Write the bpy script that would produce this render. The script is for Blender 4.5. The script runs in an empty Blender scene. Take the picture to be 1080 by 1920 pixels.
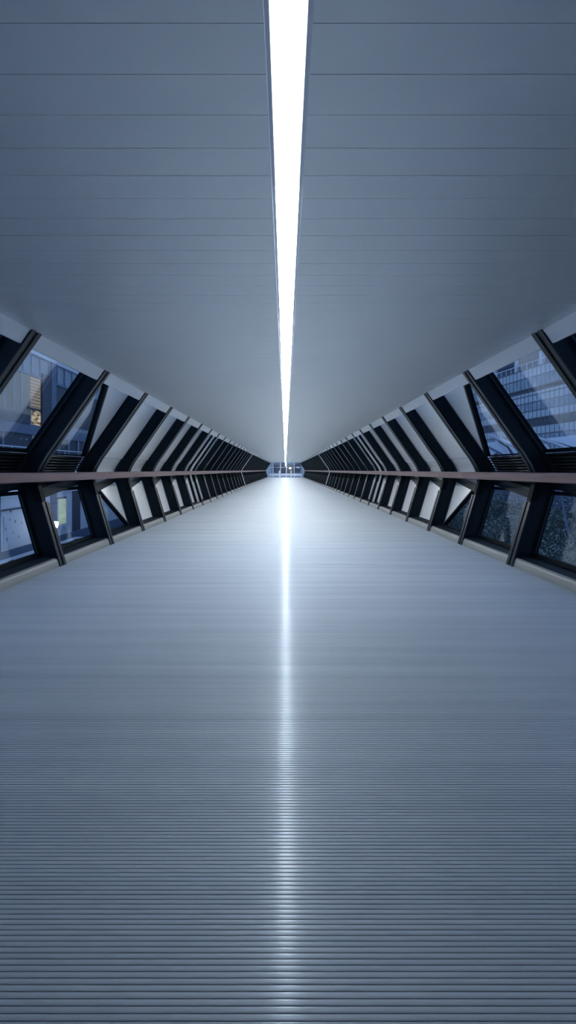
import bpy, bmesh, math, random
from mathutils import Vector, Matrix
R = random.Random(7)
SC = bpy.context.scene
COL = SC.collection

# ------------------------------------------------------------------ constants
F, HX, HY, H = 978.0, 535.0, 881.5, 1.25      # focal px, vanishing point, eye height
CX = 0.012                                     # bridge axis
Y0, S, NB = 4.80, 1.95, 42                     # first rib, rib spacing
ZC = 2.546                                     # ceiling height
YEND = Y0 + S * NB + 0.3
def rib_y(k): return Y0 + S * k
FW = 0.19                                      # inner flange width along the bridge

# ------------------------------------------------------------------ helpers
class MB:
    def __init__(self): self.v = []; self.f = []
    def add(self, vs, fs):
        n = len(self.v); self.v += [tuple(p) for p in vs]; self.f += [tuple(i + n for i in f) for f in fs]; return self
    def box(self, x0, x1, y0, y1, z0, z1):
        return self.add([(x, y, z) for z in (z0, z1) for y in (y0, y1) for x in (x0, x1)],
            [(0,2,3,1),(4,5,7,6),(0,1,5,4),(2,6,7,3),(0,4,6,2),(1,3,7,5)])
    def hexa(self, a, b):
        """two quads (4 points each) joined into a solid"""
        return self.add(list(a) + list(b), [(0,1,2,3),(7,6,5,4),(0,4,5,1),(1,5,6,2),(2,6,7,3),(3,7,4,0)])
    def strip(self, A, B, y0, y1, s):
        """solid between two cross-section polylines A and B ((x,z) half widths), from y0 to y1"""
        n = len(A); vs = []
        for y in (y0, y1):
            for P in (A, B): vs += [(CX + s*p[0], y, p[1]) for p in P]
        fs = []
        for i in range(n-1):
            a, b, c, d = i, i+1, n+i+1, n+i
            e = 2*n
            fs += [(a,b,c,d), (e+d,e+c,e+b,e+a), (a,e+a,e+b,b), (d,c,e+c,e+d)]
        e = 2*n
        fs += [(0,n,e+n,e), (n-1,e+n-1,e+2*n-1,2*n-1)]
        return self.add(vs, fs)
    def tube(self, pts, r, seg=10, cap=True):
        n0 = len(self.v); pts = [Vector(p) for p in pts]; m = len(pts)
        for i, p in enumerate(pts):
            t = (pts[min(i+1, m-1)] - pts[max(i-1, 0)]).normalized()
            up = Vector((0,0,1)) if abs(t.z) < .9 else Vector((1,0,0))
            a = t.cross(up).normalized(); b = t.cross(a)
            rr = r[i] if isinstance(r, (list, tuple)) else r
            for j in range(seg):
                w = 2*math.pi*j/seg
                self.v.append(tuple(p + a*(rr*math.cos(w)) + b*(rr*math.sin(w))))
        for i in range(m-1):
            for j in range(seg):
                k = (j+1) % seg
                self.f.append((n0+i*seg+j, n0+i*seg+k, n0+(i+1)*seg+k, n0+(i+1)*seg+j))
        if cap:
            self.f.append(tuple(n0+j for j in range(seg))); self.f.append(tuple(n0+(m-1)*seg+j for j in range(seg)))
        return self
    def lathe(self, prof, c, seg=20):
        """solid of revolution about a vertical axis, prof = [(r,z)]"""
        n0 = len(self.v)
        for (r, z) in prof:
            for j in range(seg):
                w = 2*math.pi*j/seg; self.v.append((c[0]+r*math.cos(w), c[1]+r*math.sin(w), c[2]+z))
        for i in range(len(prof)-1):
            for j in range(seg):
                k = (j+1) % seg
                self.f.append((n0+i*seg+j, n0+i*seg+k, n0+(i+1)*seg+k, n0+(i+1)*seg+j))
        self.f.append(tuple(n0+j for j in range(seg))); self.f.append(tuple(n0+(len(prof)-1)*seg+j for j in range(seg)))
        return self
    def build(self, name, mat, parent=None, smooth=False, bevel=0, fix=True):
        me = bpy.data.meshes.new(name); me.from_pydata(self.v, [], self.f)
        if fix:
            bm = bmesh.new(); bm.from_mesh(me); bmesh.ops.recalc_face_normals(bm, faces=bm.faces); bm.to_mesh(me); bm.free()
        me.materials.append(mat)
        if smooth: me.polygons.foreach_set('use_smooth', [True]*len(me.polygons))
        o = bpy.data.objects.new(name, me); COL.objects.link(o)
        if parent is not None:
            o.parent = parent; o.location = -Vector(parent.location)
        if bevel:
            b = o.modifiers.new('bevel', 'BEVEL'); b.width = bevel; b.segments = 2; b.limit_method = 'ANGLE'
        return o
def tag(o, label, cat, group=None, kind=None):
    o['label'] = label; o['category'] = cat
    if group: o['group'] = group
    if kind: o['kind'] = kind
    return o
def empty(name, loc, label, cat, group=None, kind=None):
    o = bpy.data.objects.new(name, None); COL.objects.link(o); o.location = loc; o.empty_display_size = .1
    return tag(o, label, cat, group, kind)
def copy_tree(root, dy, label, group):
    r = root.copy(); COL.objects.link(r); r.location = root.location + Vector((0, dy, 0)); r['label'] = label; r['group'] = group
    for ch in root.children:
        c = ch.copy(); COL.objects.link(c); c.parent = r
    return r
def ordinal(n):
    base = ['', 'first','second','third','fourth','fifth','sixth','seventh','eighth','ninth','tenth','eleventh','twelfth','thirteenth','fourteenth','fifteenth','sixteenth','seventeenth','eighteenth','nineteenth']
    if n < 20: return base[n]
    tens = {2:('twenty','twentieth'),3:('thirty','thirtieth'),4:('forty','fortieth')}[n//10]
    return tens[1] if n % 10 == 0 else tens[0] + '-' + base[n % 10]

# ------------------------------------------------------------------ materials
def mat(name, col, rough=.5, metal=0., spec=.5, coat=0., coat_r=.1):
    m = bpy.data.materials.new(name); m.use_nodes = True
    p = m.node_tree.nodes['Principled BSDF']
    p.inputs['Base Color'].default_value = (*col, 1); p.inputs['Roughness'].default_value = rough
    p.inputs['Metallic'].default_value = metal; p.inputs['Specular IOR Level'].default_value = spec
    p.inputs['Coat Weight'].default_value = coat; p.inputs['Coat Roughness'].default_value = coat_r
    return m
def N(m, t): return m.node_tree.nodes.new(t)
def L(m, a, b): m.node_tree.links.new(a, b)
def P(m): return m.node_tree.nodes['Principled BSDF']
def noise_col(m, c0, c1, scale=(1,1,1), detail=3, lo=.35, hi=.65):
    tc = N(m,'ShaderNodeTexCoord'); mp = N(m,'ShaderNodeMapping'); no = N(m,'ShaderNodeTexNoise'); cr = N(m,'ShaderNodeValToRGB')
    mp.inputs['Scale'].default_value = scale; no.inputs['Scale'].default_value = 1; no.inputs['Detail'].default_value = detail
    cr.color_ramp.elements[0].position = lo; cr.color_ramp.elements[1].position = hi
    cr.color_ramp.elements[0].color = (*c0,1); cr.color_ramp.elements[1].color = (*c1,1)
    L(m, tc.outputs['Object'], mp.inputs['Vector']); L(m, mp.outputs['Vector'], no.inputs['Vector'])
    L(m, no.outputs['Fac'], cr.inputs['Fac']); L(m, cr.outputs['Color'], P(m).inputs['Base Color'])
    return no
def emis(name, col, strength):
    m = bpy.data.materials.new(name); m.use_nodes = True; p = P(m)
    p.inputs['Base Color'].default_value = (0.02,0.02,0.02,1)
    p.inputs['Emission Color'].default_value = (*col,1); p.inputs['Emission Strength'].default_value = strength
    return m
def glass(name, tint, refl=1.0):
    m = bpy.data.materials.new(name); m.use_nodes = True; nt = m.node_tree; nt.nodes.remove(P(m))
    out = nt.nodes['Material Output']; tr = N(m,'ShaderNodeBsdfTransparent'); gl = N(m,'ShaderNodeBsdfGlossy'); mx = N(m,'ShaderNodeMixShader'); fr = N(m,'ShaderNodeLayerWeight')
    tr.inputs['Color'].default_value = (*tint,1); gl.inputs['Roughness'].default_value = .015; gl.inputs['Color'].default_value = (.95,.97,1,1)
    fr.inputs['Blend'].default_value = .5            # plain facing term: the same on both faces of the thin pane
    pw = N(m,'ShaderNodeMath'); pw.operation = 'POWER'; pw.inputs[1].default_value = 4.0
    mm = N(m,'ShaderNodeMath'); mm.operation = 'MULTIPLY_ADD'; mm.inputs[1].default_value = .9; mm.inputs[2].default_value = refl; mm.use_clamp = True
    L(m, fr.outputs['Facing'], pw.inputs[0]); L(m, pw.outputs[0], mm.inputs[0]); L(m, mm.outputs[0], mx.inputs[0]); L(m, tr.outputs[0], mx.inputs[1]); L(m, gl.outputs[0], mx.inputs[2]); L(m, mx.outputs[0], out.inputs['Surface'])
    return m

M = {}
M['steel'] = mat('navy steel paint', (.008,.016,.024), .5, 0, .09)
M['flange'] = mat('satin dark metal', (.010,.019,.029), .36, 0, .12)
M['panel'] = mat('satin pale panel', (.72,.76,.80), .26, 0, .5)
M['fascia'] = mat('pale fascia', (.76,.80,.85), .45, 0, .5)
M['kerb'] = mat('brushed grey kerb', (.20,.215,.22), .42, .3)
M['sill'] = mat('dark grey sill', (.011,.017,.025), .55, 0, .06)
M['louvre'] = mat('dark glossy louvre', (.06,.075,.09), .22, .6)
M['glass'] = glass('window glass', (.84,.90,.94), .065)
M['gasket'] = mat('black gasket', (.004,.008,.012), .55, 0, .04)
M['white'] = mat('white painted metal', (.62,.66,.74), .4)
M['trim'] = mat('light trim', (.72,.78,.86), .4, .3)
# ceiling
M['ceiling'] = mat('satin ceiling panel', (.84,.88,.92), .38, .4, .5, .20, .2)
# wood
m = M['wood'] = mat('dark red hardwood', (.25,.11,.10), .42)
noise_col(m, (.095,.052,.062), (.165,.098,.108), (14, .9, 30), 5, .3, .7)
# floor: ribbed anodised aluminium, boards vary slightly
m = M['floor'] = mat('ribbed aluminium', (.44,.49,.55)); nt = m.node_tree; nt.nodes.remove(P(m))
tc = N(m,'ShaderNodeTexCoord'); mp = N(m,'ShaderNodeMapping'); mp.inputs['Scale'].default_value = (.25, 7.5, 0)
no = N(m,'ShaderNodeTexNoise'); no.inputs['Scale'].default_value = 1; no.inputs['Detail'].default_value = 4
cr = N(m,'ShaderNodeValToRGB'); cr.color_ramp.elements[0].position=.3; cr.color_ramp.elements[1].position=.7
cr.color_ramp.elements[0].color=(.43,.485,.545,1); cr.color_ramp.elements[1].color=(.51,.565,.62,1)
L(m,tc.outputs['Object'],mp.inputs['Vector']); L(m,mp.outputs['Vector'],no.inputs['Vector']); L(m,no.outputs['Fac'],cr.inputs['Fac'])
def lobe(rough):
    g = N(m,'ShaderNodeBsdfGlossy'); g.distribution = 'MULTI_GGX'; g.inputs['Roughness'].default_value = rough; L(m, cr.outputs['Color'], g.inputs['Color']); return g
def mixin(a, b, f):
    x = N(m,'ShaderNodeMixShader'); x.inputs[0].default_value = f; L(m, a.outputs[0], x.inputs[1]); L(m, b.outputs[0], x.inputs[2]); return x
df = N(m,'ShaderNodeBsdfDiffuse'); L(m, cr.outputs['Color'], df.inputs['Color'])
x = mixin(df, lobe(.60), .20); x = mixin(x, lobe(.24), .034); x = mixin(x, lobe(.115), .023)
L(m, x.outputs[0], nt.nodes['Material Output'].inputs['Surface'])

# ------------------------------------------------------------------ rib cross-section (half width x, height z)
INN = [(2.348,2.546),(3.034,1.563),(3.085,1.495),(3.131,1.428),(3.168,1.365),(3.200,1.310),(3.225,1.255),(3.243,1.205),(3.247,1.150),(3.245,1.100),(3.234,1.045),(3.174,.834),(2.930,0.0)]
def off(P_, d, dz=0): return [(x + d, z + dz) for x, z in P_]
UP = INN[:9]; LOW = [(3.174,.834),(3.052,.417),(2.930,0.0)]

def make_rib(s, k, joint=False):
    y = rib_y(k); side = 'left' if s < 0 else 'right'
    root = empty('steel_rib', (CX + s*2.93, y, 0), '', 'rib', 'bent steel ribs along the %s wall' % side)
    MB().strip(off(INN,.004), off(INN,.272), y+.085, y+.115, s).build('web_plate', M['steel'], root)
    for a in (0.0, .115):
        MB().strip(off(UP,-.012), off(UP,.006), y+a, y+a+.075, s).build('upper_flange_bar', M['flange'], root, bevel=.004)
        MB().strip(off(LOW,-.012), off(LOW,.006), y+a, y+a+.075, s).build('lower_flange_bar', M['flange'], root, bevel=.004)
    MB().strip(off(INN,.250), off(INN,.272), y+.03, y+.17, s).build('outer_flange', M['flange'], root)
    K = [(3.222,1.10),(3.215,1.045),(3.160,.84)]
    MB().strip(off(K,.02), off(K,.12), y+.045, y+.155, s).build('knee_casting', M['gasket'], root)
    if joint:
        MB().strip(off(INN,.09), off(INN,.17), y+.055, y+.086, s).build('joint_cover', M['panel'], root)
    # diagonal brace to the next rib
    ya, yb = y+.155, rib_y(k+1)+.05
    def pt(x, z, yy): return (CX+s*x, yy, z)
    a = [pt(3.190,.885,ya), pt(3.250,.885,ya), pt(3.300,1.005,ya), pt(3.250,1.005,ya)]
    b = [pt(3.500,1.005,yb), pt(3.540,1.005,yb), pt(3.540,1.125,yb), pt(3.500,1.125,yb)]
    MB().hexa(a, b).build('diagonal_brace', M['steel'], root)
    return root
def rib_label(side, k):
    if k < 0: return 'black steel rib on the %s side beside the viewer, nearer than all others' % side
    if k == 0: return 'large black steel rib on the %s, nearest in view, cut off by the edge' % side
    if k == 1: return 'black steel rib on the %s with clear glass before it and split pane beyond' % side
    if k == 2: return 'black steel rib on the %s between upper split pane and first pale panel' % side
    if k in JOINTS: return 'black steel rib with pale cover strip on the %s, %s from near end' % (side, ordinal(k+1))
    if k == NB: return 'farthest black steel rib on the %s, beside the glazed far end' % side
    return 'black bent steel rib on the %s wall, %s rib from the near end' % (side, ordinal(k+1))
JOINTS = (7, 18, 30)
for s in (-1, 1):
    side = 'left' if s < 0 else 'right'; grp = 'bent steel ribs along the %s wall' % side
    base = make_rib(s, 0); base['label'] = rib_label(side, 0); jb = None
    for k in range(-1, NB+1):
        if k == 0: continue
        if k in JOINTS:
            if jb is None: jb = make_rib(s, k, True); jb['label'] = rib_label(side, k); jk = k
            else: copy_tree(jb, S*(k-jk), rib_label(side, k), grp)
        else: copy_tree(base, S*k, rib_label(side, k), grp)

# ------------------------------------------------------------------ ceiling, floor
def ceiling():
    mb = MB(); pitch = .1957; y = 1.5125 - pitch*40; gap = .0026; rec = []
    prof = []
    while y < YEND:
        t = R.gauss(0, .00025)
        prof += [(y+gap/2, ZC+t), (y+pitch-gap/2, ZC-t), (y+pitch-gap/2, ZC+.012), (y+pitch+gap/2, ZC+.012)]; y += pitch
    for x0, x1 in ((CX-2.40, -.0625), (.081, CX+2.40)):
        vs = [(x, p[0], p[1]) for p in prof for x in (x0, x1)]
        mb.add(vs, [(2*i, 2*i+2, 2*i+3, 2*i+1) for i in range(len(prof)-1)])
        mb.box(x0, x1, prof[0][0], YEND, ZC+.03, ZC+.06)
    o = mb.build('ceiling', M['ceiling'], fix=False)
    tag(o, 'smooth blue grey ceiling of long cross panels with thin seams', 'ceiling', kind='structure')
ceiling()
def floor():
    mb = MB(); pitch = .0168; y = 2.88 - pitch*16*20; prof = []; i = 0; g = .0030
    tilt = 0
    while y < YEND:
        if i % 16 == 0: tilt = R.gauss(0, .0011); hh = R.gauss(0, .00025)
        gg = g*1.5 if i % 16 == 0 else g
        ya, yb = y + gg/2, y + pitch - g/2; n = 5; c = .00030
        prof += [(y - g/2, hh-.006), (y + gg/2, hh-.006)]
        for j in range(n+1):
            q = j/n; yy = ya + (yb-ya)*q
            prof.append((yy, hh + c*(1-(2*q-1)**2) - (c*1.2 if j in (0,n) else 0) + tilt*(yy-y-.0)))
        y += pitch; i += 1
    x0, x1 = CX-2.955, CX+2.955
    mb.add([(x, p[0], p[1]) for p in prof for x in (x0, x1)], [(2*i, 2*i+1, 2*i+3, 2*i+2) for i in range(len(prof)-1)])
    mb.box(x0, x1, -2.5, YEND, -.06, -.03)
    o = mb.build('floor', M['floor'], fix=False)
    tag(o, 'ribbed aluminium walkway floor with fine cross grooves and a bright centre streak', 'floor', kind='structure')
floor()

# ------------------------------------------------------------------ strip light
lt = empty('strip_light', (0.009, 0, ZC), 'long continuous white strip light running down the centre of the ceiling', 'light')
yl0 = -2.5
# strip emission stepped by distance to imitate lens falloff, bluer near the viewer
STRIP_STEPS = [(-2.5,.6,1.2),(.6,2.4,2.5),(2.4,4.4,14),(4.4,6.9,44),(6.9,10,64),(10,14,68),(14,20,70),(20,30,72),(30,45,74),(45,65,75),(65,YEND-.05,76)]
for a, b, st in STRIP_STEPS:
    MB().box(-.046, .064, a, b, ZC+.012, ZC+.020).build('diffuser', emis('strip lamp', (.80,.90,1.0) if b < 4.5 else (.88,.94,1.0) if b < 11 else (.97,.98,.98), st), lt)
for a, b in ((-.0605, -.046), (.064, .079)):
    za, zb = (ZC-.001, ZC+.003) if a < 0 else (ZC+.003, ZC-.001)
    MB().hexa([(a,yl0,za),(b,yl0,zb),(b,yl0,ZC+.022),(a,yl0,ZC+.022)], [(a,YEND,za),(b,YEND,zb),(b,YEND,ZC+.022),(a,YEND,ZC+.022)]).build('edge_trim', M['trim'], lt)

# ------------------------------------------------------------------ walls: fascia, kerbs, panels, windows
def xin(z): # inner line half width
    for (x0,z0),(x1,z1) in zip(INN, INN[1:]):
        if z1 <= z <= z0: return x0 + (x1-x0)*(z0-z)/(z0-z1)
def plane_pt(s, up, z, d): return CX + s*(xin(z) + d)
GU, GL, PD = .335, .300, .262
ZT, ZS, ZK, ZB = 2.535, 1.475, .975, .125
def slab(mb, s, up, d, poly, t=.012):
    """flat panel in the leaning wall plane: poly = [(y, z)...], thickness t outward"""
    def xx(z):
        if up: return 2.348 + (ZC - z)*(.686/.983) + d
        return 2.930 + z*(.2926 if d < .29 else .268) + d
    n = len(poly)
    vs = [(CX+s*xx(z), y, z) for y, z in poly] + [(CX+s*(xx(z)+t), y, z) for y, z in poly]
    fs = [tuple(range(n)), tuple(range(2*n-1, n-1, -1))] + [(i, (i+1)%n, n+(i+1)%n, n+i) for i in range(n)]
    return mb.add(vs, fs)
def frame_in(mb, s, up, d, poly, w, t):
    """border of width w inside a convex polygon in the wall plane"""
    c = (sum(p[0] for p in poly)/len(poly), sum(p[1] for p in poly)/len(poly)); n = len(poly)
    ins = []
    for i in range(n):
        p0, p1, p2 = Vector(poly[i-1]), Vector(poly[i]), Vector(poly[(i+1)%n])
        e1 = (p1-p0).normalized(); e2 = (p2-p1).normalized()
        n1 = Vector((-e1.y, e1.x)); n2 = Vector((-e2.y, e2.x))
        if n1.dot(Vector(c)-p1) < 0: n1 = -n1
        if n2.dot(Vector(c)-p1) < 0: n2 = -n2
        b = (n1+n2); b = b / max(1e-6, (1 + n1.dot(n2)))
        if b.length > 3: b = b.normalized()*3
        ins.append(tuple(p1 + b*w))
    for i in range(n):
        j = (i+1) % n
        slab(mb, s, up, d, [poly[i], poly[j], ins[j], ins[i]], t)
NWIN = [0]
def window(s, up, poly, label, bar=None):
    NWIN[0] += 1
    w = empty('window_%d' % NWIN[0], (CX+s*3.3, sum(p[0] for p in poly)/len(poly), 0.12 if not up else 1.48), label, 'window', kind='structure')
    d = GU if up else GL
    slab(MB(), s, up, d, poly, .014).build('pane', M['glass'], w)
    f = MB(); frame_in(f, s, up, d-.055, poly, .022 if bar else .045, .05); f.build('window_frame', M['gasket'], w)
    if bar:
        (ya, za), (yb, zb) = bar
        b = MB(); slab(b, s, up, d-.085, [(ya-.0,za),(ya+.05,za),(yb+.05,zb),(yb,zb)], .08); b.build('diagonal_bar', M['flange'], w)
    return w
GLASS_U = {-1, 0}; SPLIT_U = {1}; GLASS_L = {-1, 0, 1}; SPLIT_L = {2}
for s in (-1, 1):
    side = 'left' if s < 0 else 'right'
    wall = empty('wall_%s' % side, (CX+s*3.5, 0, 0), 'pale satin wall panels between the black ribs on the %s side' % side, 'wall', kind='structure')
    fas = empty('trim_%d' % (1 if s < 0 else 2), (CX+s*2.4, 0, 2.4), 'pale fascia band under the ceiling edge above the %s wall' % side, 'trim', kind='structure')
    kb = empty('baseboard_%s' % side, (CX+s*2.95, 0, 0), 'low rounded grey kerb with dark sill along the %s edge of the floor' % side, 'kerb', kind='structure')
    for k in range(-2, NB):
        ya, yb = rib_y(k)+FW+.001, rib_y(k+1)-.001         # between inner flanges
        wa, wb = rib_y(k)+.117, rib_y(k+1)+.083            # between webs
        if k == -2: ya = wa = -2.5
        FA = [(2.349,ZC-.001),(2.349+.0883,ZC-.1275)]
        MB().strip(off(FA,.008), off(FA,.026), ya, yb, s).build('fascia_panel', M['fascia'], fas)
        A = [(2.936,.0),(2.942,.030),(2.958,.080),(2.966,.098),(2.980,.110),(3.000,.114)]
        B = [(3.000,.0),(3.000,.030),(3.000,.080),(3.000,.098),(3.000,.110),(3.001,.112)]
        MB().strip(A, B, ya, yb, s).build('kerb', M['kerb'], kb, smooth=False)
        MB().box(CX+s*3.0, CX+s*3.36, wa, wb, .06, .116).build('sill', M['sill'], kb)
        full_u = [(wa,ZT),(wb,ZT),(wb,ZS),(wa,ZS)]; glass_u = [(wa,2.62),(wb,2.62),(wb,ZS),(wa,ZS)]; full_l = [(wa,ZK),(wb,ZK),(wb,ZB),(wa,ZB)]
        glassy = k in GLASS_U or k in SPLIT_U
        # knee piece
        KP = [(x+.285, z) for x, z in INN if 1.04 < z < 1.48]
        KP = [(3.085+.30, 1.470)] + KP[1:] + [(3.234+.285, .985)]
        if glassy or k < -1:
            lv = MB(); zz = 1.462
            MB().strip(off(KP,.03), off(KP,.05), wa, wb, s).build('louvre_back', M['gasket'], wall)
            while zz > 1.0:
                x = xin(zz) + .285
                lv.tube([(CX+s*x, wa, zz-.012), (CX+s*x, wb, zz-.012)], .012, 12); zz -= .042
            lv.build('louvre_grille', M['louvre'], wall, smooth=True)
        else:
            MB().strip(KP, off(KP,.012), wa, wb, s).build('knee_panel', M['panel'], wall, smooth=False)
        # upper
        if k in GLASS_U:
            lab = 'large upper leaning glass pane on the %s, ' % side + ('nearest, looking out on the buildings' if k == 0 else 'beside the viewer, before the first rib')
            window(s, True, glass_u, lab)
        elif k in SPLIT_U:
            t, b = wa+.80, wb-.045
            window(s, True, [(wa,2.62),(t-.09,2.62),(b,ZS),(wa,ZS)], 'upper glass pane on the %s cut off by a diagonal bar beside a pale panel' % side, ((t,ZT),(b-.02,ZS)))
            slab(MB(), s, True, PD, [(t+.05,ZT),(wb,ZT),(wb,ZS),(b+.04,ZS)]).build('upper_panel', M['panel'], wall)
        else:
            slab(MB(), s, True, PD, full_u).build('upper_panel', M['panel'], wall)
        # lower
        if k in GLASS_L:
            lab = 'lower glass pane under the handrail on the %s, %s' % (side, {-1:'beside the viewer', 0:'cut off by the edge of view', 1:'between the first two ribs fully in view'}[k])
            w = window(s, False, full_l, lab)
            c = MB()
            for f in (.42, .70):
                y = wa + (wb-wa)*f; c.box(CX+s*3.262, CX+s*3.312, y-.05, y+.05, .112, .165)
            c.build('glazing_clamp', M['gasket'], w)
        elif k in SPLIT_L:
            t, b = wa+.60, wb-.13
            window(s, False, [(wa,ZK),(t,ZK),(b,ZB),(wa,ZB)], 'lower triangular glass pane on the %s cut off by a diagonal bar' % side, ((t,ZK),(b,ZB)))
            slab(MB(), s, False, PD, [(t+.05,ZK),(wb,ZK),(wb,ZB),(b+.06,ZB)]).build('lower_panel', M['panel'], wall)
        else:
            slab(MB(), s, False, PD, full_l).build('lower_panel', M['panel'], wall)
    # handrail
    hr = empty('handrail', (CX+s*3.15, 0, 1.1), 'dark red hardwood handrail running along the %s wall' % side, 'handrail')
    y = -2.5; prof = [(3.108,1.100),(3.098,1.112),(3.094,1.200),(3.102,1.214),(3.118,1.220)]
    back = [(3.20,1.100),(3.215,1.112),(3.221,1.200),(3.216,1.214),(3.20,1.220)]
    while y < YEND-.2:
        y2 = min(y+3.9, YEND-.2)
        MB().strip(prof, back, y+.002, y2-.002, s).build('rail_length', M['wood'], hr); y = y2
bw = MB().box(CX-3.6, CX+3.6, -2.62, -2.5, -.1, 2.7).build('wall_back', M['panel'])  # added unseen wall, keeps blue sky light off the near floor
tag(bw, 'pale wall closing the walkway behind the viewer', 'wall', kind='structure')

# ------------------------------------------------------------------ far end
def uy(u, Y): return (u-HX)*Y/F
def vz(v, Y): return H - (v-HY)*Y/F
YE = YEND + .15
es = empty('window_%d' % 15, (0, YE, 0), 'bright glazed screen with slim white frames closing the far end', 'window', kind='structure')
fm = MB()
for u in (506.5, 512, 526, 537, 551.5, 564.5):
    x = uy(u, YE); fm.box(x-.05, x+.05, YE, YE+.1, 0, ZC+.05)
for v in (876.3, 888.5): fm.box(uy(505,YE), uy(566,YE), YE+.01, YE+.09, vz(v,YE)-.03, vz(v,YE)+.03)
fm.build('screen_frame', M['white'], es)
MB().box(uy(504,YE), uy(566,YE), YE+.04, YE+.055, .0, ZC+.05).build('pane', M['glass'], es)
for s in (-1, 1):
    MB().strip([(2.36,ZC),(3.30,1.25),(2.95,0)], [(2.36+1.2,ZC),(3.30+.5,1.25),(2.95+.9,0)], YE-.02, YE+.02, s).build('side_cheek', M['white'], es)
for u, w in ((523.8, 'left'), (545.8, 'right')):
    b = empty('gate_post', (uy(u,YE-.6), YE-.6, 0), 'slim pale gate post at the far end, %s of the two' % w, 'post', 'pale gate posts at the far end')
    x = uy(u, YE-.6)
    MB().box(x-.10, x+.10, YE-.7, YE-.5, 0, 1.12).build('post', M['white'], b, bevel=.01)
    MB().box(x-.12, x+.12, YE-.72, YE-.48, 1.12, 1.17).build('cap', M['trim'], b)

# ------------------------------------------------------------------ outside materials
M['wall_ext'] = mat('pale render', (.74,.77,.82), .7)
M['dark_ext'] = mat('dark cladding', (.035,.05,.08), .5)
M['blue_ext'] = mat('blue metal cladding', (.10,.15,.24), .45)
M['slate'] = mat('blue grey glass cladding', (.20,.26,.34), .25, 0, .6)
M['pave'] = mat('paving', (.16,.19,.25), .7)
m = M['warm'] = emis('lit room', (1,.6,.3), 1.0)
tc = N(m,'ShaderNodeTexCoord'); mp = N(m,'ShaderNodeMapping'); mp.inputs['Scale'].default_value=(1,3,9)
no = N(m,'ShaderNodeTexNoise'); no.inputs['Scale'].default_value=1.0; no.inputs['Detail'].default_value=3
cr = N(m,'ShaderNodeValToRGB'); e = cr.color_ramp.elements; e[0].position=.36; e[0].color=(.09,.035,.012,1); e[1].position=.62; e[1].color=(1,.78,.48,1)
L(m,tc.outputs['Object'],mp.inputs['Vector']); L(m,mp.outputs['Vector'],no.inputs['Vector']); L(m,no.outputs['Fac'],cr.inputs['Fac']); L(m,cr.outputs['Color'],P(m).inputs['Emission Color'])
m = M['blind'] = emis('lit blind', (.75,.6,.45), .45)
tc = N(m,'ShaderNodeTexCoord'); wv = N(m,'ShaderNodeTexWave'); wv.bands_direction='Z'; wv.inputs['Scale'].default_value=2.4; wv.inputs['Distortion'].default_value=.6
cr = N(m,'ShaderNodeValToRGB'); e = cr.color_ramp.elements; e[0].color=(.30,.22,.17,1); e[1].color=(.95,.74,.52,1)
L(m,tc.outputs['Object'],wv.inputs['Vector']); L(m,wv.outputs['Fac'],cr.inputs['Fac']); L(m,cr.outputs['Color'],P(m).inputs['Emission Color'])
M['downlight'] = emis('downlight', (.9,.95,1), 1.6)
M['doorglow'] = emis('lit doorway', (.78,.95,.70), .55)
M['bulb'] = emis('lamp bulb', (.95,.97,1), 32)
M['dim'] = emis('dim interior', (.25,.30,.36), .30)

# ------------------------------------------------------------------ left building (facade parallel to the walkway)
XF = -10.0
def fy(u, X=XF): return F*X/(u-HX)
def rz(r, X=XF): return H + r*abs(X)
lb = empty('office_building', (XF, 22, -1.1), 'blue grey office building on the left with one warm lit window', 'building')
def fbox(name, mt, u0, u1, r0, r1, d0=0., d1=.3, X=XF, par=None, bevel=0):
    q = .18 if X == XF else .4
    d0 *= q; d1 *= q
    y0, y1 = fy(u0,X-d0), fy(u1,X-d0)
    return MB().box(X-d1, X-d0, y0, y1, rz(r0,X-d0), rz(r1,X-d0)).build(name, mt, par, bevel=bevel)
fbox('wall', M['slate'], -200, 330, .0, .62, .55, .8, par=lb)
fbox('roof_edge', M['white'], -200, 330, .462, .480, -.15, .55, par=lb)
fbox('upper_wall', M['blue_ext'], -200, 330, .48, .75, .1, .56, par=lb)
fbox('spandrel', M['blue_ext'], -200, 330, .372, .380, .2, .5, par=lb)
for u in (-20, 2, 18, 30, 44, 60, 76, 92, 108, 122, 136, 150):
    fbox('rib', M['slate'], u, u+3.5, .382, .455, .3, .55, par=lb)
fbox('room', M['dim'], -60, 57, .205, .370, .50, .56, par=lb)
for u in (8, 26, 40): fbox('mullion', M['slate'], u, u+2.2, .18, .372, .3, .5, par=lb)
fbox('lit_blind', M['blind'], 57, 80, .245, .372, .48, .54, par=lb)
fbox('lit_window', M['warm'], 59, 80, .175, .240, .48, .54, par=lb)
fbox('window_head', M['dark_ext'], 52, 80, .238, .247, .35, .5, par=lb)
fbox('pier', M['dark_ext'], 80, 97, .10, .40, .0, .5, par=lb)
fbox('pillar', M['blue_ext'], 97, 106, .10, .46, -.05, .5, par=lb)
fbox('dark_window', M['dark_ext'], 106, 200, .20, .37, .45, .56, par=lb)
fbox('canopy', M['dark_ext'], -40, 57, .180, .215, -.4, .5, par=lb)
fbox('floor_beam', M['blue_ext'], -200, 330, .140, .180, -.1, .5, par=lb)
fbox('lower_window', M['dark_ext'], -200, 330, .02, .140, .42, .56, par=lb)
fbox('lit_window', M['blind'], 62, 70, .112, .138, .38, .43, par=lb)
for u in (40, 50):
    fbox('ceiling_lamp', M['downlight'], u, u+.25, .118, .1195, .3, .36, par=lb)
for u in (5, 60, 110, 128, 146): fbox('mullion', M['slate'], u, u+2.5, .0, .140, .2, .5, par=lb)
bal = MB()
bal.tube([(XF+.5, fy(-200), rz(.083)), (XF+.5, fy(330), rz(.083))], .025)
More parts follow.
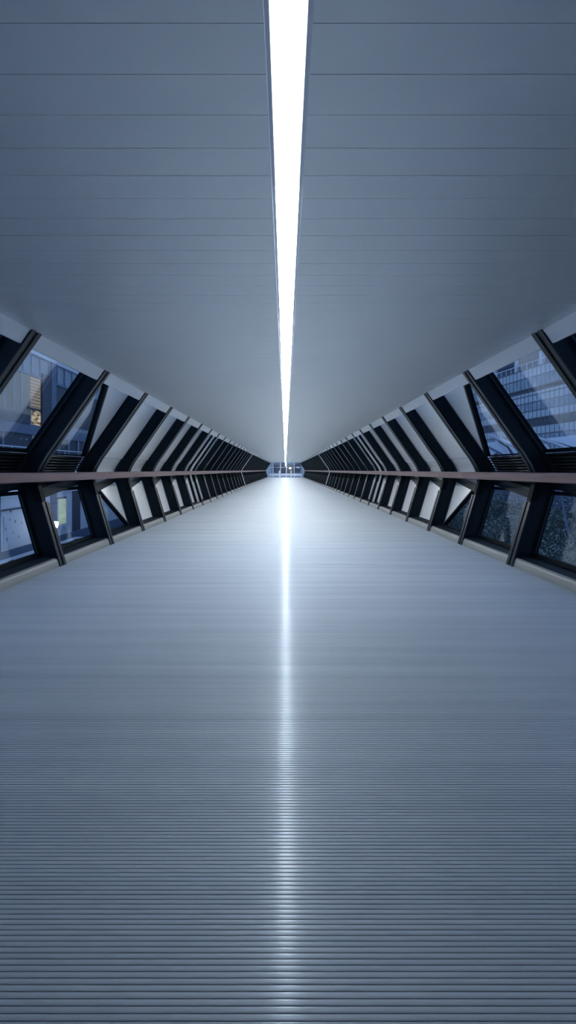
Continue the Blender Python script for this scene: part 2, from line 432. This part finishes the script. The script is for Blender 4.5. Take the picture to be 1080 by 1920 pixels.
for u in range(-40, 240, 35): bal.tube([(XF+.5, fy(u), rz(.0)), (XF+.5, fy(u), rz(.083))], .02)
bal.build('balcony_rail', M['white'], lb)
# podium wall below
XP = -8.0
pd = empty('podium_wall', (XP, 16, -1.1), 'pale panelled lower wall on the left with a lit doorway and ledges', 'building')
def pbox(name, mt, u0, u1, r0, r1, d0=0., d1=.3): return fbox(name, mt, u0, u1, r0, r1, d0, d1, XP, pd)
pbox('wall', M['wall_ext'], -300, 135, -.294, -.02, .1, .4)
pbox('wall', M['wall_ext'], 151, 330, -.294, -.02, .1, .4)
pbox('ledge', M['wall_ext'], -300, 330, -.098, -.090, -.05, .2)
pbox('ledge', M['dark_ext'], -300, 108, -.146, -.141, .0, .2)
pbox('drain_pipe', M['dark_ext'], -4, 1.5, -.29, -.02, -.1, .1)
pbox('panel_door', M['wall_ext'], 8, 48, -.283, -.165, .05, .12)
pbox('dark_pier', M['blue_ext'], 96, 107, -.26, -.06, .02, .3)
pbox('lit_doorway', M['doorglow'], 110, 124, -.240, -.128, .07, .12)
pbox('door_head', M['dark_ext'], 109, 125, -.128, -.121, .0, .2)
pbox('door_sill', M['white'], 108, 128, -.262, -.246, -.1, .2)
pbox('dark_door', M['dark_ext'], 135, 151, -.30, -.07, .12, .3)
pbox('plinth', M['blue_ext'], -300, 330, -.36, -.290, .0, .4)
mk = MB()
for u, r in ((22,-.150),(20,-.18),(30,-.19),(12,-.21),(26,-.23),(36,-.25),(14,-.25),(42,-.2)):
    y = fy(u, XP); q = R.uniform(.02,.05); mk.box(XP-.03, XP-.015, y-.012, y+.012, rz(r,XP)-q, rz(r,XP)+q)
mk.build('door_fitting', M['dark_ext'], pd)
yl = fy(103.5, -7.2)
lp = empty('wall_lamp', (-7.2, yl, -1.63), 'small glaring white lamp on a short post outside the left lower pane', 'lamp')
zl = H - .2405*7.2
MB().tube([(-7.2,yl,-1.63),(-7.2,yl,zl-.08)], .03).build('post', M['dark_ext'], lp)
MB().lathe([(.02,-.09),(.09,-.08),(.09,-.06),(.03,-.05)], (-7.2,yl,zl)).build('bracket', M['white'], lp)
MB().lathe([(.04,-.05),(.08,-.02),(.09,.04),(.09,.10),(.05,.12)], (-7.2,yl,zl)).build('bulb', M['bulb'], lp, smooth=True)
gl = MB().box(-60, -3.75, -3, 95, -1.75, -1.63).build('ground', M['pave']); tag(gl, 'dark blue paving outside below the left panes', 'ground', kind='structure')
fl = MB().box(-3.62, -3.30, -2.4, 9.0, .02, .10).build('flashing', M['white']); tag(fl, 'pale metal flashing outside the foot of the left panes', 'flashing')

# ------------------------------------------------------------------ right: tower with glass grid
A0 = Vector((52,110)); D = Vector((-.138,1)).normalized(); NRM = Vector((-D.y, D.x))     # NRM faces the walkway
if NRM.x > 0: NRM = -NRM
def gp(t, o, z): q = A0 + D*t + NRM*o; return (q.x, q.y, z)
ob = empty('glass_tower', (52,110,-8), 'glass office block on the right with gridded curved storeys and roof terrace', 'building')
def gbox(mb, t0, t1, o0, o1, z0, z1):
    return mb.hexa([gp(t0,o0,z0), gp(t1,o0,z0), gp(t1,o1,z0), gp(t0,o1,z0)], [gp(t0,o0,z1), gp(t1,o0,z1), gp(t1,o1,z1), gp(t0,o1,z1)])
M['tower_glass'] = mat('tower glass', (.13,.19,.27), .12, .2, .8)
m = M['tower_glass']
noise_col(m, (.10,.16,.24), (.20,.27,.36), (.7,.7,.6), 2, .35, .65)
M['spandrel'] = mat('pale spandrel glass', (.30,.37,.46), .2, 0, .6)
M['mull'] = mat('mullion', (.035,.055,.09), .4)
T0, T1 = -40, 48
rows = [(22.8,'g'),(20.9,'s'),(18.6,'g'),(17.7,'d'),(15.5,'s'),(13.7,'g'),(12.1,'s'),(10.4,'d'),(8.7,'s'),(4.5,'g'),(-8,'g')]
for (z1,a),(z0,b) in zip(rows, rows[1:]):
    mt = {'g':M['tower_glass'],'s':M['spandrel'],'d':M['dark_ext']}[b]
    gbox(MB(), T0, T1, -3, -.3 if b == 'd' else 0, z0, z1).build('storey_band', mt, ob)
mu = MB(); t = T0
while t < T1: gbox(mu, t-.06, t+.06, 0, .035, -8, 22.8); t += 1.42
mu.build('mullion_grid', M['mull'], ob)
tr = MB()
for z in (22.8,20.9,18.6,17.0,15.5,13.7,12.1,10.4,8.7): gbox(tr, T0, T1, 0, .05, z-.11, z+.11)
tr.build('transom_grid', M['mull'], ob)
gbox(MB(), T0, T1, -6, .4, 26.0, 27.2).build('roof_slab', M['blue_ext'], ob)
gbox(MB(), T0, T1, -8, -5, 22.8, 26.0).build('terrace_wall', M['slate'], ob)
for t in (-34,-26,-18,-10,-2,7,16,25,34,43):
    q = gp(t, -1, 0); MB().lathe([(.55,22.8),(.55,26)], (q[0],q[1],0), 16).build('terrace_column', M['white'], ob)
rl = MB(); t = T0
while t < T1: gbox(rl, t-.05, t+.05, -.2, -.1, 22.8, 24.2); t += 2.0
gbox(rl, T0, T1, -.2, -.1, 24.1, 24.22)
rl.build('terrace_railing', M['white'], ob)
# canopies
M['membrane'] = mat('white canopy membrane', (.66,.70,.78), .5)
def pix(u, v, Y): return (uy(u,Y), Y, vz(v,Y))
def sheet(pts_a, pts_b, th):
    mb = MB(); n = len(pts_a)
    for i in range(n-1):
        q = [pts_a[i], pts_a[i+1], pts_b[i+1], pts_b[i]]
        mb.hexa(q, [(p[0],p[1],p[2]-th) for p in q])
    return mb
cp = empty('roof_canopy', (14.5, 26, -1.7), 'white sloping canopy roof with tube edge seen through the right upper pane', 'canopy', 'white canopies on the right')
sheet([pix(1014,823,30), pix(1050,819,32), pix(1085,815,34), pix(1130,812,36)], [pix(1078,845,25), pix(1100,846,25.5), pix(1120,848,26), pix(1160,850,27)], .05).build('membrane', M['membrane'], cp)
MB().tube([pix(1011,822,29.5), pix(1040,831,27), pix(1074,844,24.5)], .075).build('edge_tube', M['white'], cp)
MB().tube([pix(1022,824,30), pix(1050,832,28), pix(1082,842,26)], .05).build('inner_tube', M['dark_ext'], cp)
MB().tube([pix(1022,834,26), pix(1028,840,25), pix(1033,850,24)], .05).build('strut', M['white'], cp)
MB().tube([pix(1078,840,25), (uy(1078,25),25,-1.7)], .10).build('mast', M['blue_ext'], cp)
c2 = empty('roof_canopy', (11.5, 28, -1.7), 'white ribbed canopy roof with curved tubes seen through the right split pane', 'canopy', 'white canopies on the right')
sheet([pix(914,830,31), pix(925,829,31.5), pix(940,829,32), pix(970,826,34)], [pix(912,862,27), pix(940,862,27), pix(962,860,27), pix(985,845,28)], .05).build('membrane', M['membrane'], c2)
MB().tube([pix(920,817,29), pix(926,819,28.5), pix(945,827,27.5), pix(972,841,26)], .085).build('edge_tube', M['white'], c2)
MB().tube([pix(930,828,29), pix(945,840,27), pix(954,856,26)], .06).build('rib_tube', M['white'], c2)
MB().tube([pix(936,828,29), pix(952,838,27), pix(964,856,26)], .06).build('rib_tube', M['dark_ext'], c2)
MB().tube([pix(915,838,28), pix(930,846,27), pix(948,856,26)], .06).build('rib_tube', M['blue_ext'], c2)
MB().tube([pix(930,850,27), (uy(930,27),27,-1.7)], .10).build('mast', M['blue_ext'], c2)
# low wall, hedge bank, railing
lw = MB().box(10.2, 10.7, 4, 60, -1.7, 1.05).build('boundary_wall', M['blue_ext']); tag(lw, 'dark blue boundary wall beyond the shrubs on the right', 'wall')
gr = MB().box(3.75, 70, -3, 95, -1.82, -1.7).build('ground', M['pave']); tag(gr, 'dark ground under the shrubs outside the right panes', 'ground', kind='structure')
M['soil'] = mat('bank soil', (.03,.045,.04), .9)
def bank_z(x, y): return -1.55 + (x-4.9)*.52 + .12*math.sin(y*1.3+x)
bk = MB(); nx, ny = 10, 40
vs = [(4.9+ (3.1)*i/nx, 4+26*j/ny, bank_z(4.9+3.1*i/nx, 4+26*j/ny)) for j in range(ny+1) for i in range(nx+1)]
bk.add(vs, [(j*(nx+1)+i, j*(nx+1)+i+1, (j+1)*(nx+1)+i+1, (j+1)*(nx+1)+i) for j in range(ny) for i in range(nx)])
vs = [(8.0, 4+26*j/ny, z) for j in range(ny+1) for z in (bank_z(8.0, 4+26*j/ny), -1.75)]
bk.add(vs, [(2*j, 2*j+1, 2*j+3, 2*j+2) for j in range(ny)])
o = bk.build('planted_bank', M['soil'], fix=False); tag(o, 'dark soil bank under the shrubs outside the right lower panes', 'bank', kind='structure')
m = M['leaf'] = mat('shrub leaf', (.06,.10,.07), .45)
oi = N(m,'ShaderNodeNewGeometry'); cr = N(m,'ShaderNodeValToRGB'); e = cr.color_ramp.elements
e[0].color=(.05,.085,.07,1); e[1].color=(.32,.37,.32,1); L(m, oi.outputs['Random Per Island'], cr.inputs['Fac']); L(m, cr.outputs['Color'], P(m).inputs['Base Color'])
hd = MB()
for i in range(26000):
    x = 4.9 + 3.1*R.random(); y = 5 + 22*R.random()**1.3
    z = bank_z(x, y) + .02 + .30*R.random()**1.5 + .10*math.sin(x*5)*math.sin(y*4)
    a = R.random()*6.283; b = R.uniform(-.9,.9); l = R.uniform(.025,.06); w = l*.42
    d = Vector((math.cos(a)*math.cos(b), math.sin(a)*math.cos(b), math.sin(b))); sd = d.cross(Vector((R.random()-.5,R.random()-.5,1))).normalized()
    c = Vector((x,y,z)); hd.add([c-d*l, c+sd*w, c+d*l, c-sd*w], [(0,1,2,3)])
o = hd.build('shrub_leaves', M['leaf'], fix=False); tag(o, 'dense small leaved shrubs filling the right lower panes', 'shrubs', kind='stuff')
rr = MB(); rr.tube([(8.05,6,.36),(8.05,30,.36)], .02)
for i in range(25): rr.tube([(8.05,6+i,-.1),(8.05,6+i,.36)], .015)
o = rr.build('bank_railing', M['dark_ext']); tag(o, 'thin dark railing along the top of the shrub bank', 'railing')
bx, by = uy(942,12.6), 12.6
bn = empty('litter_bin', (bx,by,-1.1), 'small dark upright bin standing among the shrubs on the right', 'bin')
bz = bank_z(bx,by)
MB().lathe([(.13,bz-.05),(.15,bz+.5),(.16,bz+.5)], (bx,by,0)).build('body', M['dark_ext'], bn)
MB().lathe([(.17,bz+.5),(.17,bz+.54),(.05,bz+.57)], (bx,by,0)).build('lid', M['dark_ext'], bn)
pole = MB().tube([(uy(1049,9.5),9.5,vz(912,9.5)), (uy(1066,9.5),9.5,vz(1000,9.5))], .02).build('slanting_pole', M['blue_ext']); tag(pole, 'slanting blue pole outside the lower pane at the right edge', 'pole')

# ------------------------------------------------------------------ beyond the far end
fb = empty('concourse_building', (0, 100, -1.7), 'dim building front with lit shop seen beyond the far glazed end', 'building')
MB().box(-14, 14, 104, 105, -1.7, 9).build('wall', M['slate'], fb)
def eb(name, mt, u0, u1, v0, v1, Y=103.5): return MB().box(uy(u0,Y), uy(u1,Y), Y, Y+.4, vz(v1,Y), vz(v0,Y)).build(name, mt, fb)
eb('dark_window', M['dark_ext'], 513, 525, 868, 884); eb('dark_window', M['dark_ext'], 527, 535, 868, 888); eb('dark_window', M['dark_ext'], 552, 564, 868, 884)
eb('lit_window', M['dim'], 537, 550, 870, 890); eb('lit_sign', M['white'], 556, 561.5, 875, 878, 103.2)
eb('parapet', M['wall_ext'], 505, 566, 888, 892, 100)
for q in (93, 97, 101):  # added fill lights, hidden above the portal, to brighten the far end
    cl = MB().box(-5, 5, q, q+.5, 4.3, 4.36).build('concourse_light', emis('concourse lamp', (.9,.95,1), 14)); tag(cl, 'long ceiling light over the landing beyond the far end, %s from the screen' % {93:'first',97:'second',101:'third'}[q], 'light')
ap = MB().box(-12, 12, YEND, 104, -.12, -.02).build('apron', M['pave']); tag(ap, 'pale landing floor beyond the far glazed end', 'floor', kind='structure')
gb = empty('globe_lamp', (uy(544,99), 99, -.02), 'small white lamp on a post beyond the far glazed end', 'lamp')
MB().tube([(uy(544,99),99,-.02),(uy(544,99),99,vz(878,99)-.1)], .03).build('post', M['dark_ext'], gb)
MB().lathe([(.03,-.14),(.14,-.08),(.18,0),(.14,.1),(.03,.15)], (uy(544,99),99,vz(878,99))).build('globe', M['bulb'], gb, smooth=True)

# ------------------------------------------------------------------ world, camera
w = bpy.data.worlds.new('dusk sky'); SC.world = w; w.use_nodes = True; nt = w.node_tree
bg = nt.nodes['Background']; tc = nt.nodes.new('ShaderNodeTexCoord'); sx = nt.nodes.new('ShaderNodeSeparateXYZ'); cr = nt.nodes.new('ShaderNodeValToRGB')
e = cr.color_ramp.elements; e[0].position = .0; e[0].color = (.36,.51,.80,1); e[1].position = .9; e[1].color = (.16,.28,.55,1)
nt.links.new(tc.outputs['Generated'], sx.inputs[0]); nt.links.new(sx.outputs['Z'], cr.inputs['Fac']); nt.links.new(cr.outputs['Color'], bg.inputs['Color'])
bg.inputs['Strength'].default_value = 1.5
cam = bpy.data.cameras.new('camera'); co = bpy.data.objects.new('camera', cam); COL.objects.link(co); SC.camera = co
co.location = (0, 0, H); co.rotation_euler = (math.pi/2, 0, 0)
cam.sensor_fit = 'AUTO'; cam.sensor_width = 36; cam.lens = F/1920*36
cam.shift_x = (540-HX)/1920; cam.shift_y = -(960-HY)/1920
cam.clip_start = .05; cam.clip_end = 500
vs = SC.view_settings; SC.display_settings.display_device = 'sRGB'
vs.view_transform = 'Standard'; vs.look = 'None'; vs.exposure = 0; vs.gamma = 1; vs.use_curve_mapping = False
SC.cycles.max_bounces = 12; SC.cycles.diffuse_bounces = 6; SC.cycles.glossy_bounces = 8; SC.cycles.transparent_max_bounces = 24
SC.cycles.sample_clamp_indirect = 8
